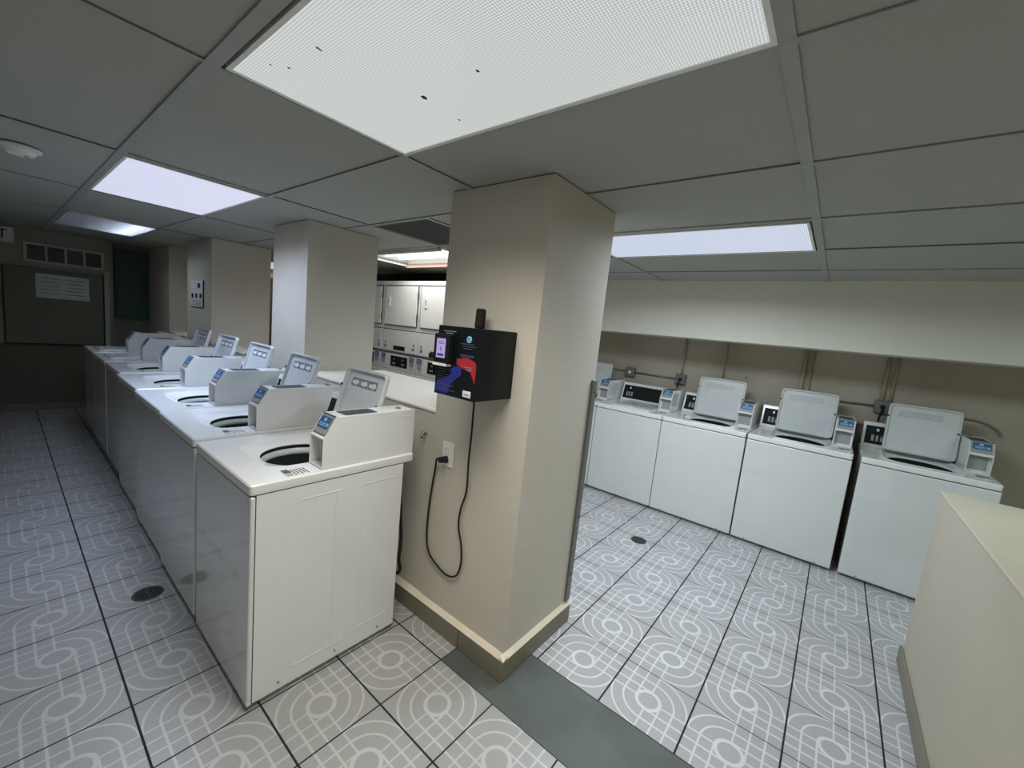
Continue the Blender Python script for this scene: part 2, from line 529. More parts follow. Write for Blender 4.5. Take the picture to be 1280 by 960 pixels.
for (x, y, s) in ((0.784, 1.037, 0.007), (0.512, 1.104, 0.0035), (0.52, 1.106, 0.0025), (0.772, 0.815, 0.004), (0.478, 1.292, 0.0025), (0.511, 1.26, 0.003), (0.921, 1.036, 0.003)):
    bm = bmesh.new()
    bmesh.ops.create_uvsphere(bm, u_segments=10, v_segments=6, radius=1)
    for v in bm.verts: v.co = Vector((v.co.x * s * 1.5, v.co.y * s, v.co.z * s * .3))
    for f in bm.faces: f.smooth = True
    obj('insect_speck', bm, 'dkgrey', big, loc=(x - big.location.x, y - big.location.y, .001))
troffer(XL, XR - .01, 2.76, 3.93, 'lens_blue', 'bluish lit ceiling panel over the left washer row, second panel from the camera')
troffer(2.35, 2.96, 0.21, 1.44, 'lens_right', 'bluish lit ceiling panel over the right washer aisle beside the pillar')
troffer(2.35, 2.96, -2.32, -1.12, 'lens_right', 'unseen greenish ceiling panel added farther along the right aisle for its light')
troffer(2.35, 2.96, 6.5, 7.7, 'lens_main', 'small glimpse of a lit ceiling panel in the gap between the two far pillars')
troffer(-0.24, 0.37, -2.32, -1.12, 'lens_main', 'unseen ceiling light panel added behind the camera for extra light')
# third left light: half failed tubes behind a frosted lens
t = empty('ceiling_light', ((XL + XR) / 2, 5.92, CEIL), 'far left ceiling panel, half dark and half lit', 'ceiling light', 'recessed ceiling light panels')
hx, hy = .30, .60
bm = bmesh.new()
for a in ((-hx, hx, -hy, -hy + .012), (-hx, hx, hy - .012, hy), (-hx, -hx + .012, -hy, hy), (hx - .012, hx, -hy, hy)):
    bm_box(bm, *a, -.001, .1)
bm_box(bm, -hx, hx, -hy, hy, .1, .11)
obj('housing', bm, 'reflector', t)
bm = bmesh.new(); bm_box(bm, -hx + .012, hx - .012, -hy + .012, hy - .012, .002, .006); obj('lens', bm, 'frost', t)
bm = bmesh.new(); bm_cyl(bm, (.18, -.55, .06), (.18, .55, .06), .019); obj('lit_tube', bm, 'tubeblue', t)
bm = bmesh.new(); bm_cyl(bm, (-.12, -.55, .06), (-.12, .55, .06), .019); obj('dead_tube', bm, 'greyplastic', t)
# open fixture in front of the dryers
t = empty('ceiling_light', (2.66, 3.40, CEIL), 'open fluorescent fixture with bare tubes in front of the stacked dryers', 'ceiling light')
hx, hy = .30, .62
bm = bmesh.new()
for a in ((-hx, hx, -hy, -hy + .015), (-hx, hx, hy - .015, hy), (-hx, -hx + .015, -hy, hy), (hx - .015, hx, -hy, hy)):
    bm_box(bm, *a, .0, .11)
bm_box(bm, -hx, hx, -hy, hy, .11, .12)
obj('housing', bm, 'reflector', t)
bm = bmesh.new()
for a in ((-hx, hx, hy - .03, hy), (-hx, -hx + .03, -hy, hy)):
    bm_box(bm, *a, -.02, .002)
obj('open_frame', bm, 'reflector', t)
bm = bmesh.new(); bm_box(bm, hx - .02, hx + .01, -hy, hy, -.035, .0); obj('lower_lip', bm, 'lipframe', t)
for x in (-.17, 0.0, .17):
    bm = bmesh.new(); bm_cyl(bm, (x, -.57, .05), (x, .57, .05), .019); obj('tube', bm, 'tube', t)

# return air grille
t = empty('ceiling_vent', ((GX[4] + GX[5]) / 2, 2.41, CEIL), 'dusty grey square return air grille in the ceiling beside the main pillar', 'vent')
bm = bmesh.new()
for a in ((-.31, .31, -.30, -.275), (-.31, .31, .275, .30), (-.31, -.285, -.275, .275), (.285, .31, -.275, .275)):
    bm_box(bm, *a, .004, .012)
obj('frame', bm, 'vent', t)
bm = bmesh.new()
for k in range(26):
    y = -.27 + k * .0212
    bm_prism(bm, [(y, .004), (y + .016, .010), (y + .018, .010), (y + .003, .003)], -.285, .285, 'x')
obj('slats', bm, 'vent', t)
box('backing', -.3, .3, -.29, .29, .014, .02, 'vent', t)

# smoke detector
t = empty('smoke_detector', (.10, 3.18, CEIL), 'round cream smoke detector on the ceiling at far left', 'smoke detector')
bm = bmesh.new(); bm_cyl(bm, (0, 0, .0), (0, 0, -.014), .072, 32); obj('base', bm, 'white', t)
bm = bmesh.new(); bm_cyl(bm, (0, 0, -.014), (0, 0, -.038), .058, 32, .044); obj('cover', bm, 'white', t, .004)
bm = bmesh.new(); bm_cyl(bm, (.02, 0, -.038), (.02, 0, -.041), .008, 12); obj('test_button', bm, 'greyplastic', t)

# ================================================================== WASHER
W = 0.68
def superloop(cx, cy, rx, ry, e, n=48):
    out = []
    for i in range(n):
        a = 2 * math.pi * i / n
        c, s = math.cos(a), math.sin(a)
        out.append((cx + rx * math.copysign(abs(c) ** (2 / e), c), cy + ry * math.copysign(abs(s) ** (2 / e), s)))
    return out

DZ = 0.932
HC = (0.335, 0.345)
def make_washer(lid_open=True, hinge=.562, tilt_deg=16, ly0=.140, ly1=.530, lh=.375, art='stickergrey', gap=.0):
    t = bpy.data.objects.new('washing_machine', None); C.objects.link(t); t.empty_display_size = .1
    # cabinet
    bm = bmesh.new()
    bm_box(bm, .0245, .675, .003, W - .003, .028, .888)
    bm.faces.ensure_lookup_table()
    bmesh.ops.delete(bm, geom=[f for f in bm.faces if f.calc_center_median().z > .88], context='FACES_ONLY')
    bm_box(bm, .05, .65, .03, W - .03, 0, .03)
    # pressed rectangles in the side sheets (raised beads)
    for sy, y in ((-1, .0028), (1, W - .0028)):
        def bead(x0, z0, x1, z1):
            w = .0016; y0, y1 = (y - .0014, y + .001) if sy < 0 else (y - .001, y + .0014)
            if z0 == z1: bm_box(bm, x0, x1, y0, y1, z0 - w, z0 + w)
            else: bm_box(bm, x0 - w, x0 + w, y0, y1, z0, z1)
        bead(.19, .83, .37, .83); bead(.46, .83, .63, .83); bead(.46, .12, .46, .83); bead(.63, .12, .63, .83); bead(.46, .12, .63, .12)
        bead(.17, .10, .40, .10); bead(.335, .12, .335, .83)
    obj('cabinet', bm, 'enamel', t, .004)
    bm = bmesh.new(); bm_box(bm, 0.004, .0225, .001, W - .001, .022, .884)
    obj('front_panel', bm, 'gloss', t, .007, 4)
    box('seam_shade_strip', .02, .026, .006, W - .006, .03, .88, 'slot', t)  # dark strip, paints the shade inside the front panel gap
    for x in (.12, .36, .58):
        bm = bmesh.new(); bm_cyl(bm, (x, .0045, .06), (x, -.001, .06), .004, 10); obj('screw', bm, 'galv', t)
    for y in (.10, W - .10):
        bm = bmesh.new(); bm_cyl(bm, (.006, y, .034), (.003, y, .034), .005, 10); obj('screw', bm, 'galv', t)
    for x in (.09, .6):
        for y in (.07, W - .07):
            pass
    # deck with a recessed, round mouthed basin
    bm = bmesh.new()
    n = 64
    outer = superloop(.3675, W / 2, .3675, W / 2, 50, n)
    rec = superloop(HC[0] + .03, HC[1] + .0, .255, .205, 5, n)
    hole = superloop(HC[0], HC[1], .172, .172, 2, n)
    hole2 = superloop(HC[0], HC[1], .166, .166, 2, n)
    def ring(pts, z): return [bm.verts.new((x, y, z)) for x, y in pts]
    o_bot = ring(superloop(.3675, W / 2, .366, W / 2 - .0015, 50, n), .892)
    o_mid = ring(outer, .898)
    o_top = ring(outer, .926)
    o_in = ring(superloop(.3675, W / 2, .3625, W / 2 - .005, 50, n), DZ)
    r_a = ring(rec, DZ)
    r_b = ring(superloop(HC[0] + .03, HC[1], .235, .188, 4, n), DZ - .018)
    h_a = ring(superloop(HC[0], HC[1], .178, .178, 2, n), DZ - .024)
    h_b = ring(hole, DZ - .027)
    h_c = ring(superloop(HC[0], HC[1], .174, .174, 2, n), DZ - .031)
    loops = [o_bot, o_mid, o_top, o_in, r_a, r_b, h_a, h_b, h_c]
    for A, B in zip(loops, loops[1:]):
        for i in range(n):
            f = bm.faces.new((A[i], A[(i + 1) % n], B[(i + 1) % n], B[i])); f.smooth = True
    d = obj('deck', bm, 'enamel2', t)
    md = d.modifiers.new('e', 'EDGE_SPLIT'); md.split_angle = R(28)
    # instruction sticker on the deck
    bm = bmesh.new(); bm_box(bm, .135, .235, .012, .10, DZ, DZ + .0008); s = obj('deck_sticker', bm, 'paper', t)
    bm = bmesh.new()
    bm_box(bm, .14, .165, .084, .098, DZ + .0006, DZ + .0012)
    bm_box(bm, .14, .168, .055, .082, DZ + .0006, DZ + .0012)
    for k in range(5):
        bm_box(bm, .172 + k * .012, .177 + k * .012, .018 + .01 * (k % 2), .09, DZ + .0006, DZ + .0012)
    for k in range(3):
        bm_box(bm, .14 + k * .009, .144 + k * .009, .018, .05, DZ + .0006, DZ + .0012)
    obj('printed_text', bm, 'dkgrey', s)
    # tub: dark gap, pale balance ring, steel basket
    bm = bmesh.new()
    def lp(r, z): return [bm.verts.new((HC[0] + r * math.cos(2 * math.pi * i / n), HC[1] + r * math.sin(2 * math.pi * i / n), z)) for i in range(n)]
    L = [lp(.1745, DZ - .030), lp(.1725, DZ - .046 - gap), lp(.176, DZ - .05 - gap)]
    for A, B in zip(L, L[1:]):
        for i in range(n): bm.faces.new((A[i], A[(i + 1) % n], B[(i + 1) % n], B[i])).smooth = True
    obj('tub_gasket', bm, 'rubber', t)
    bm = bmesh.new()
    L = [lp(.1735, DZ - .045 - gap), lp(.168, DZ - .05 - gap), lp(.161, DZ - .062 - gap), lp(.160, DZ - .072 - gap), lp(.164, DZ - .076 - gap)]
    for A, B in zip(L, L[1:]):
        for i in range(n): bm.faces.new((A[i], A[(i + 1) % n], B[(i + 1) % n], B[i])).smooth = True
    obj('balance_ring', bm, 'ring', t)
    bm = bmesh.new()
    L = [lp(.163, DZ - .072 - gap), lp(.169, DZ - .09 - gap), lp(.168, DZ - .45), lp(.10, DZ - .46), lp(.05, DZ - .44), lp(.035, DZ - .25), lp(.0001, DZ - .24)]
    for A, B in zip(L, L[1:]):
        for i in range(n): bm.faces.new((A[i], A[(i + 1) % n], B[(i + 1) % n], B[i])).smooth = True
    obj('basket', bm, 'tub', t)
    # console at the back, left of the coin box
    y0, y1 = .155, W - .006
    bm = bmesh.new(); bm_prism(bm, [(.575, DZ), (.733, DZ), (.733, 1.10), (.71, 1.135), (.64, 1.135)], y0, y1, 'y')
    con = obj('console', bm, 'enamel', t, .004)
    def onf(s, h, out=0.0):     # point on console face : s = y, h in 0..1 up
        d_ = Vector((.065, 0, .203)).normalized(); nn = Vector((-.203, 0, .065)).normalized()
        b = Vector((.575, 0, DZ)) + d_ * (h * .213) + nn * out
        return Vector((b.x, s, b.z))
    def facebox(bm, s0, s1, h0, h1, o0, o1):
        v = [bm.verts.new(onf(s, h, o)) for o in (o0, o1) for h in (h0, h1) for s in (s0, s1)]
        for f in ((0, 2, 3, 1), (4, 5, 7, 6), (0, 1, 5, 4), (2, 6, 7, 3), (0, 4, 6, 2), (1, 3, 7, 5)):
            bm.faces.new([v[i] for i in f])
    bm = bmesh.new(); facebox(bm, y0 + .02, y1 - .018, .14, .86, -.001, .0015); cp = obj('control_panel', bm, 'black', con)
    for k in range(3):
        bm = bmesh.new(); facebox(bm, y1 - .075 - k * .028, y1 - .058 - k * .028, .26, .5, .001, .004); obj('cycle_button', bm, 'greyplastic', con)
    bm = bmesh.new(); facebox(bm, y1 - .10, y1 - .085, .66, .76, .001, .004); obj('indicator', bm, 'white', cp)
    # coin box
    a, b = .012, .132
    prof = [(.27, DZ + .001), (.73, DZ + .001), (.73, 1.152), (.325, 1.152), (.275, 1.068), (.27, 1.062)]
    bm = bmesh.new()
    bm_prism(bm, prof, a, a + .006, 'y'); bm_prism(bm, prof, b - .006, b, 'y')
    bm_prism(bm, [(.315, DZ + .002), (.724, DZ + .002), (.724, 1.151), (.328, 1.151), (.282, 1.072), (.272, 1.066), (.272, 1.058), (.315, 1.058)], a + .005, b - .005, 'y')
    bm_box(bm, .272, .32, a + .005, b - .005, DZ + .001, DZ + .008)
    cb = obj('coin_box', bm, 'enamel', t, .0015, 1)
    # sloping label plate
    e0 = Vector((.281, 0, 1.076)); e1 = Vector((.324, 0, 1.149)); dd = e1 - e0; nn = Vector((-dd.z, 0, dd.x)).normalized()
    def slope(bm, u0, u1, v0, v1, o0, o1):
        v = [bm.verts.new(e0 + dd * vv + nn * oo + Vector((0, u, 0))) for oo in (o0, o1) for vv in (v0, v1) for u in (u0, u1)]
        for f in ((0, 2, 3, 1), (4, 5, 7, 6), (0, 1, 5, 4), (2, 6, 7, 3), (0, 4, 6, 2), (1, 3, 7, 5)):
            bm.faces.new([v[i] for i in f])
    bm = bmesh.new(); slope(bm, a + .01, b - .01, .02, .97, 0, .003); sp_ = obj('slot_plate', bm, 'greyplastic', cb)
    bm = bmesh.new(); slope(bm, a + .016, b - .016, .30, .90, .003, .0045); bl = obj('blue_label', bm, 'blue', cb)
    bl['label'] = 'blue coin slot label'
    bm = bmesh.new()
    slope(bm, .065, .085, .66, .82, .0045, .005); slope(bm, .034, .05, .42, .58, .0045, .005); slope(bm, .056, .105, .5, .56, .0045, .005); slope(bm, .056, .105, .4, .45, .0045, .005)
    obj('label_print', bm, 'bluelt', cb)
    bm = bmesh.new(); bm_box(bm, .3146, .316, a + .014, b - .014, DZ + .02, 1.05); obj('coin_return', bm, 'greyplastic', cb)
    bm = bmesh.new(); bm_box(bm, .322, .326, a + .006, b - .006, 1.1515, 1.154); obj('trim_strip', bm, 'black', cb)
    bm = bmesh.new(); bm_box(bm, .375, .53, a + .02, b - .014, 1.152, 1.1530); tl = obj('top_sticker', bm, 'dkgrey', cb)
    bm = bmesh.new(); bm_cyl(bm, (.67, .07, 1.152), (.67, .07, 1.157), .012, 16); bm_cyl(bm, (.67, .07, 1.157), (.67, .07, 1.159), .006, 12); obj('key_lock', bm, 'steel', cb)
    bm = bmesh.new(); bm_box(bm, .66, .705, a - .0015, a + .001, 1.118, 1.124); obj('side_slot', bm, 'white', cb)
    # lid
    if lid_open:
        hx_, hz, tilt = hinge, DZ + .010, R(tilt_deg)
        ax = Vector((math.sin(tilt), 0, math.cos(tilt)))      # up the lid
        nx = Vector((-math.cos(tilt), 0, math.sin(tilt)))     # inner side, towards the front
    else:
        hx_, hz = .555, DZ + .001
        ax = Vector((-1, 0, 0)); nx = Vector((0, 0, -1))
    O_ = Vector((hx_, 0, hz)) + (Vector((0, 0, .006)) if not lid_open else Vector((0, 0, 0)))
    th = .02
    def lpnt(y, h, o): return O_ + ax * h + nx * o + Vector((0, y, 0))
    bm = bmesh.new()
    n2 = 56
    cy, ch = (ly0 + ly1) / 2, lh / 2
    def lring(ry, rh, o, e=16): return [bm.verts.new(lpnt(y, h, o)) for (h, y) in superloop(ch, cy, rh, ry, e, n2)]
    ry, rh = (ly1 - ly0) / 2, lh / 2
    LL = [lring(ry * .2, rh * .2, -th * .4), lring(ry - .012, rh - .012, -th * .4), lring(ry - .003, rh - .003, -th * .2), lring(ry, rh, 0), lring(ry, rh, th * .7), lring(ry - .004, rh - .004, th), lring(ry - .012, rh - .012, th), lring(ry - .018, rh - .018, th * .15), lring(ry * .2, rh * .2, th * .15)]
    for A, B in zip(LL, LL[1:]):
        for i in range(n2): bm.faces.new((A[i], A[(i + 1) % n2], B[(i + 1) % n2], B[i])).smooth = True
    bm.faces.new(LL[0]); bm.faces.new(LL[-1])
    lid = obj('lid', bm, 'lid', t)
    md = lid.modifiers.new('e', 'EDGE_SPLIT'); md.split_angle = R(40)
    def lbox(bm, y0_, y1_, h0, h1, o0, o1):
        v = [bm.verts.new(lpnt(y, h, o)) for o in (o0, o1) for h in (h0, h1) for y in (y0_, y1_)]
        for f in ((0, 2, 3, 1), (4, 5, 7, 6), (0, 1, 5, 4), (2, 6, 7, 3), (0, 4, 6, 2), (1, 3, 7, 5)):
            bm.faces.new([v[i] for i in f])
    if lid_open:
        for k in range(3):
            yc_ = ly1 - .105 - k * .082
            bm = bmesh.new(); lbox(bm, yc_ - .039, yc_ + .039, lh * .74, lh * .86, th * .15, th * .2); obj('instruction_pictogram', bm, art, lid)
            bm = bmesh.new()
            v = [bm.verts.new(lpnt(*q, th * .24)) for q in ((yc_ + .032, lh * .775), (yc_ - .012, lh * .755), (yc_ - .036, lh * .79), (yc_ - .02, lh * .84), (yc_ - .004, lh * .825), (yc_ + .03, lh * .815))]
            bm.faces.new(v)
            obj('pictogram_print', bm, 'lidin' if art == 'emboss' else 'paper', lid)
        for (y, h) in ((ly0 + .012, lh * .55), (ly1 - .004, lh * .72)):
            bm = bmesh.new(); bm_cyl(bm, lpnt(y, h, th * .5), lpnt(y, h, th + .005), .0065, 12); obj('rubber_bumper', bm, 'rubber', lid)
        bm = bmesh.new(); bm_cyl(bm, lpnt(ly1, lh * .3, 0), lpnt(ly1 + .02, lh * .3, 0), .009, 12); bm_box(bm, .60, .615, ly1 + .006, ly1 + .016, DZ, DZ + .1); obj('hinge', bm, 'black', lid)
    else:
        bm = bmesh.new(); bm_cyl(bm, lpnt(cy, lh - .05, 0), lpnt(cy, lh - .05, -.012), .012, 12); obj('lid_pull', bm, 'white', lid)
    return t

wopen = make_washer(True)
wclosed = make_washer(False, hinge=.60, ly0=.138, ly1=.555, lh=.50)
wright = make_washer(True, hinge=.535, tilt_deg=11, ly0=.136, ly1=.548, lh=.385, art='emboss', gap=.022)
def place_washer(src, x, y, w, label, group, first, ry=0):
    o = src if first else copy_tree(src)
    o.location = (x, y, 0)
    o.scale = (1, w / W, 1)
    tag(o, label, 'washing machine', group)
    return o
LG = 'coin washers in the left row'
RG = 'coin washers along the right wall'
left = [
 (.551, 1.583, .655, 1, 'white coin washer at the near end of the left row, its side panel fully visible'),
 (.556, 2.290, .665, 1, 'white coin washer with open lid, second from the near end of the left row'),
 (.566, 2.978, .70, 1, 'white coin washer with open lid, third from the near end of the left row'),
 (.583, 3.705, .75, 1, 'white coin washer with open lid, fourth from the near end of the left row'),
 (.610, 4.500, .72, 1, 'white coin washer with open lid, fifth from the near end, farthest with its lid up'),
 (.612, 5.270, .69, 0, 'white coin washer with closed lid, sixth from the near end of the left row'),
 (.616, 6.000, .72, 0, 'white coin washer with closed lid at the far end of the left row'),
]
fo = fc = True
for x, y, w, op, lab in left:
    if op: place_washer(wopen, x, y, w, lab, LG, fo); fo = False
    else: place_washer(wclosed, x, y, w, lab, LG, fc); fc = False
rightw = [
 (3.93, -.926, .695, 1, 'white coin washer with open lid at the right end, behind the tan half wall'),
 (3.93, -.186, .698, 1, 'white coin washer with open lid, second from the right end, dark gaps on both sides'),
 (3.93, .520, .715, 1, 'white coin washer with open lid, third from the right end on the right wall'),
 (3.93, 1.238, .690, 0, 'white coin washer with closed lid on the right wall, its wide dark control panel showing'),
 (3.93, 1.932, .690, 1, 'white coin washer with raised lid half hidden behind the pillar on the right wall'),
]
fr = True
for x, y, w, op, lab in rightw:
    place_washer(wright if op else wclosed, x, y, w, lab, RG, fr and op); fr = fr and not op

# ================================================================== STACKED DRYERS
def make_dryer():
    t = bpy.data.objects.new('stacked_dryer', None); C.objects.link(t); t.empty_display_size = .1
    w = .68
    box('cabinet', .02, .70, .003, w - .003, .0, 2.03, 'enamel', t, .005)
    box('seam_shade_board', .012, .0225, .010, w - .010, .02, 2.0, 'slot', t)  # dark board behind the panels, colours their gaps as shade
    box('top_rail', 0, .03, .003, w - .003, 1.982, 2.03, 'enamel', t, .004)
    def tumbler(z0, z1):
        f = box('door_surround', 0.008, .03, .006, w - .006, z0 - .05, z1 + .012, 'enamel', t, .004)
        box('door_shade_outline', -.002, .0085, .035, w - .030, z0 - .006, z1 + .004, 'slot', t)  # dark slab a little larger than the door, drawn as its shadow gap
        d = box('door', -.012, .01, .04, w - .035, z0, z1, 'enamel2', t, .008, seg=3)
        h = box('handle', -.022, -.010, w - .145, w - .10, (z0 + z1) / 2 - .01, (z0 + z1) / 2 + .10, 'white', d, .006)
        bm = bmesh.new(); bm_box(bm, -.0235, -.021, w - .135, w - .118, (z0 + z1) / 2 + .02, (z0 + z1) / 2 + .085); obj('handle_recess', bm, 'greyplastic', d)
        for zz in (z1 - .10, z0 + .10):
            bm = bmesh.new(); bm_box(bm, -.012, .006, .024, .036, zz - .04, zz + .04); obj('hinge', bm, 'steel', d)
    tumbler(1.518, 1.966)
    tumbler(.25, .86)
    box('middle_panel', .004, .03, .006, w - .006, 1.206, 1.46, 'enamel', t, .004)
    for y in (.065, w - .075):
        bm = bmesh.new(); bm_box(bm, .002, .005, y - .032, y + .032, 1.24, 1.335); s = obj('instruction_sticker', bm, 'paper', t)
        bm = bmesh.new()
        bm_box(bm, .0012, .0022, y - .022, y + .022, 1.245, 1.275); bm_box(bm, .0012, .0022, y - .012, y + .012, 1.285, 1.32)
        obj('sticker_print', bm, 'print', s)
    box('vent_slot', .0, .006, .225, .445, 1.226, 1.276, 'black', t, .002)
    box('steel_strip', -.002, .03, .003, w - .003, 1.18, 1.204, 'steel', t, .003)
    box('control_fascia', .0, .03, .006, w - .006, .99, 1.178, 'enamel', t, .004)
    cp = box('control_panel', -.004, .002, .155, .475, 1.03, 1.155, 'black', t, .002)
    bm = bmesh.new()
    for y in (.215, .235, .255, .385, .405, .425): bm_box(bm, -.006, -.003, y - .007, y + .007, 1.055, 1.075)
    for y in (.24, .40): bm_box(bm, -.006, -.003, y - .012, y + .012, 1.11, 1.125)
    obj('buttons', bm, 'greyplastic', cp)
    for y in (.065, w - .075):
        bm = bmesh.new()
        bm_prism(bm, [(y - .045, 1.175), (y + .045, 1.175), (y + .028, 1.06), (y - .028, 1.06)], -.018, .002, 'x')
        s = obj('coin_slide', bm, 'greyplastic', t, .003)
        bm = bmesh.new(); bm_box(bm, -.0195, -.0175, y - .036, y + .036, 1.115, 1.17); b_ = obj('blue_label', bm, 'blue', s); b_['label'] = 'blue coin label'
        bm = bmesh.new(); bm_box(bm, -.0205, -.019, y - .01, y + .01, 1.145, 1.16); bm_box(bm, -.0205, -.019, y - .022, y + .022, 1.125, 1.131); obj('label_print', bm, 'bluelt', s)
    box('lower_strip', -.001, .03, .003, w - .003, .946, .986, 'enamel', t, .003)
    box('lower_rail', .002, .03, .006, w - .006, .915, .942, 'enamel', t, .003)
    return t
dr = make_dryer()
for k, (y, lab) in enumerate([(3.042, 'white stacked dryer seen right of the bare tube light, partly behind the black payment box'),
                             (3.724, 'white stacked dryer fully visible between the two pillars'),
                             (4.406, 'white stacked dryer at the left edge of the gap, mostly hidden by the second pillar')]):
    o = dr if k == 0 else copy_tree(dr)
    o.location = (2.95, y, 0)
    tag(o, lab, 'dryer', 'stacked dryers')

# ================================================================== PAYMENT KIOSK on the pillar
t = empty('payment_kiosk', (PX0, 1.215, 1.288), 'black wall mounted payment kiosk with lilac screen on the main pillar', 'payment kiosk')
KX = 1.165 - PX0           # front face, local x
K0, K1 = 1.096 - 1.215, 1.335 - 1.215
KH = .290
bm = bmesh.new(); bm_box(bm, KX, 0, K0, K1, 0, KH); obj('housing', bm, 'kiosk', t, .003)
def kp(y, z): return (y - 1.215, z - 1.288)
def plate(name, pts, mat, parent, off=.0012, th=.001):
    bm = bmesh.new(); bm_prism(bm, [kp(*p) for p in pts], KX - off - th, KX - off + .0014, 'x')
    return obj(name, bm, mat, parent)
plate('red_graphic', [(1.209, 1.448), (1.169, 1.456), (1.133, 1.454), (1.108, 1.445), (1.099, 1.43), (1.099, 1.398), (1.101, 1.358), (1.110, 1.377), (1.127, 1.402), (1.161, 1.411), (1.184, 1.415), (1.208, 1.427)], 'red', t)
plate('blue_graphic', [(1.239, 1.408), (1.202, 1.418), (1.18, 1.409), (1.178, 1.385), (1.209, 1.362), (1.234, 1.338), (1.251, 1.298), (1.330, 1.298), (1.330, 1.330), (1.298, 1.356), (1.238, 1.376)], 'navy', t)
bm = bmesh.new(); y_, z_ = kp(1.149, 1.531); bm_cyl(bm, (KX + .001, y_, z_), (KX - .002, y_, z_), .0135, 28)
lg = obj('round_logo', bm, 'logo', t)
bm = bmesh.new()
bm_box(bm, KX - .003, KX - .0018, y_ - .006, y_ + .006, z_ + .003, z_ + .0055); bm_box(bm, KX - .003, KX - .0018, y_ - .006, y_ + .006, z_ - .0055, z_ - .003); bm_box(bm, KX - .003, KX - .0018, y_ + .003, y_ + .006, z_ - .0055, z_ + .0055)
obj('logo_mark', bm, 'teal', lg)
bm = bmesh.new()
rows = [(1.193, 1.117, 1.512), (1.187, 1.107, 1.503), (1.175, 1.127, 1.494), (1.19, 1.115, 1.467), (1.187, 1.12, 1.461)]
for k in range(9):
    rows.append((1.318, 1.24 - .004 * k + (.03 if k % 2 else 0), 1.398 - k * .0108))
for a, b, z in rows:
    p, q = kp(a, z), kp(b, z)
    bm_box(bm, KX - .0028, KX - .001, q[0], p[0], p[1] - .0011, p[1] + .0011)
obj('printed_lines', bm, 'dimtext', t)
bm = bmesh.new()
for a, b, z in ((1.298, 1.226, 1.556), (1.284, 1.242, 1.548), (1.165, 1.122, 1.420), (1.150, 1.118, 1.411)):
    p, q = kp(a, z), kp(b, z)
    bm_box(bm, KX - .0032, KX - .001, q[0], p[0], p[1] - .0018, p[1] + .0018)
obj('title_lines', bm, 'print', t)
wl = plate('white_label', [(1.16, 1.326), (1.117, 1.326), (1.117, 1.301), (1.16, 1.301)], 'paper', t)
bm = bmesh.new(); p = kp(1.152, 1.312); q = kp(1.125, 1.312); bm_box(bm, KX - .0034, KX - .002, q[0], p[0], p[1] - .002, p[1] + .002); obj('label_print', bm, 'print', wl)
# card reader
ry0, ry1 = kp(1.232, 0)[0], kp(1.322, 0)[0]
bm = bmesh.new(); bm_box(bm, KX - .032, KX, ry0, ry1, .135, .255); rd = obj('card_reader', bm, 'black', t, .006, 3)
bm = bmesh.new(); bm_box(bm, KX - .034, KX - .0315, ry0 + .018, ry0 + .069, .157, .236); sc = obj('screen', bm, 'screen', rd)
sc['label'] = 'lit lilac touch screen'
bm = bmesh.new()
bm_box(bm, KX - .0348, KX - .0338, ry0 + .025, ry0 + .062, .165, .174)
for z in (.222, .214): bm_box(bm, KX - .0346, KX - .0338, ry0 + .026, ry0 + .058, z, z + .0025)
bm_prism(bm, [(ry0 + .047, .200), (ry0 + .043, .202), (ry0 + .036, .186), (ry0 + .040, .184)], KX - .0348, KX - .0338, 'x')
obj('screen_print', bm, 'screentext', sc)
bm = bmesh.new(); bm_box(bm, KX - .034, KX - .004, ry1 - .004, ry1 + .026, .148, .170); obj('card_slot', bm, 'black', rd, .002)
bm = bmesh.new(); bm_box(bm, KX - .034, KX - .001, ry0 + .008, ry1 - .002, .124, .134); obj('white_ledge', bm, 'paper', rd, .001)
bm = bmesh.new()
bm_cyl(bm, (-.055, kp(1.27, 0)[0], KH), (-.055, kp(1.268, 0)[0], KH + .088), .023, 20, .0215); obj('antenna', bm, 'rubber', t, .008, 3)

# outlet plate on the pillar
t = empty('wall_outlet', (PX0, 1.457, .937), 'white outlet plate on the pillar with a black plug in it', 'outlet')
bm = bmesh.new(); bm_box(bm, -.006, 0, -.04, .04, -.064, .064); obj('plate', bm, 'white', t, .003)
for z in (-.027, .027):
    bm = bmesh.new(); bm_cyl(bm, (-.005, 0, z), (-.009, 0, z), .0165, 20); r_ = obj('receptacle', bm, 'white', t, .001)
    bm = bmesh.new(); bm_box(bm, -.0096, -.0085, -.007, -.005, z, z + .008); bm_box(bm, -.0096, -.0085, .005, .007, z, z + .008); obj('slots', bm, 'black', r_)
# power cord
t = empty('power_cord', (1.33, 1.33, 1.288), 'black power cord looping from the payment kiosk down and up to the outlet', 'cord')
O = Vector((1.33, 1.33, 1.288))
pts = [(1.30, 1.235, 1.289), (1.32, 1.24, 1.25), (1.345, 1.262, 1.19), (1.36, 1.275, 1.08), (1.375, 1.292, .95), (1.385, 1.298, .80), (1.385, 1.325, .70), (1.385, 1.33, .61),
       (1.386, 1.302, .52), (1.386, 1.292, .43), (1.386, 1.318, .35), (1.386, 1.385, .322), (1.386, 1.47, .345), (1.386, 1.53, .385), (1.386, 1.556, .46), (1.386, 1.558, .60), (1.386, 1.546, .74), (1.384, 1.530, .84), (1.372, 1.512, .90), (1.358, 1.487, .912), (1.356, 1.47, .913)]
bm = bmesh.new(); bm_tube(bm, [Vector(p) - O for p in pts], .0048, 10, 6); obj('cable', bm, 'rubber', t)
bm = bmesh.new(); bm_cyl(bm, Vector((1.352, 1.475, .912)) - O, Vector((1.394, 1.457, .911)) - O, .014, 16, .019); obj('plug', bm, 'rubber', t, .004)

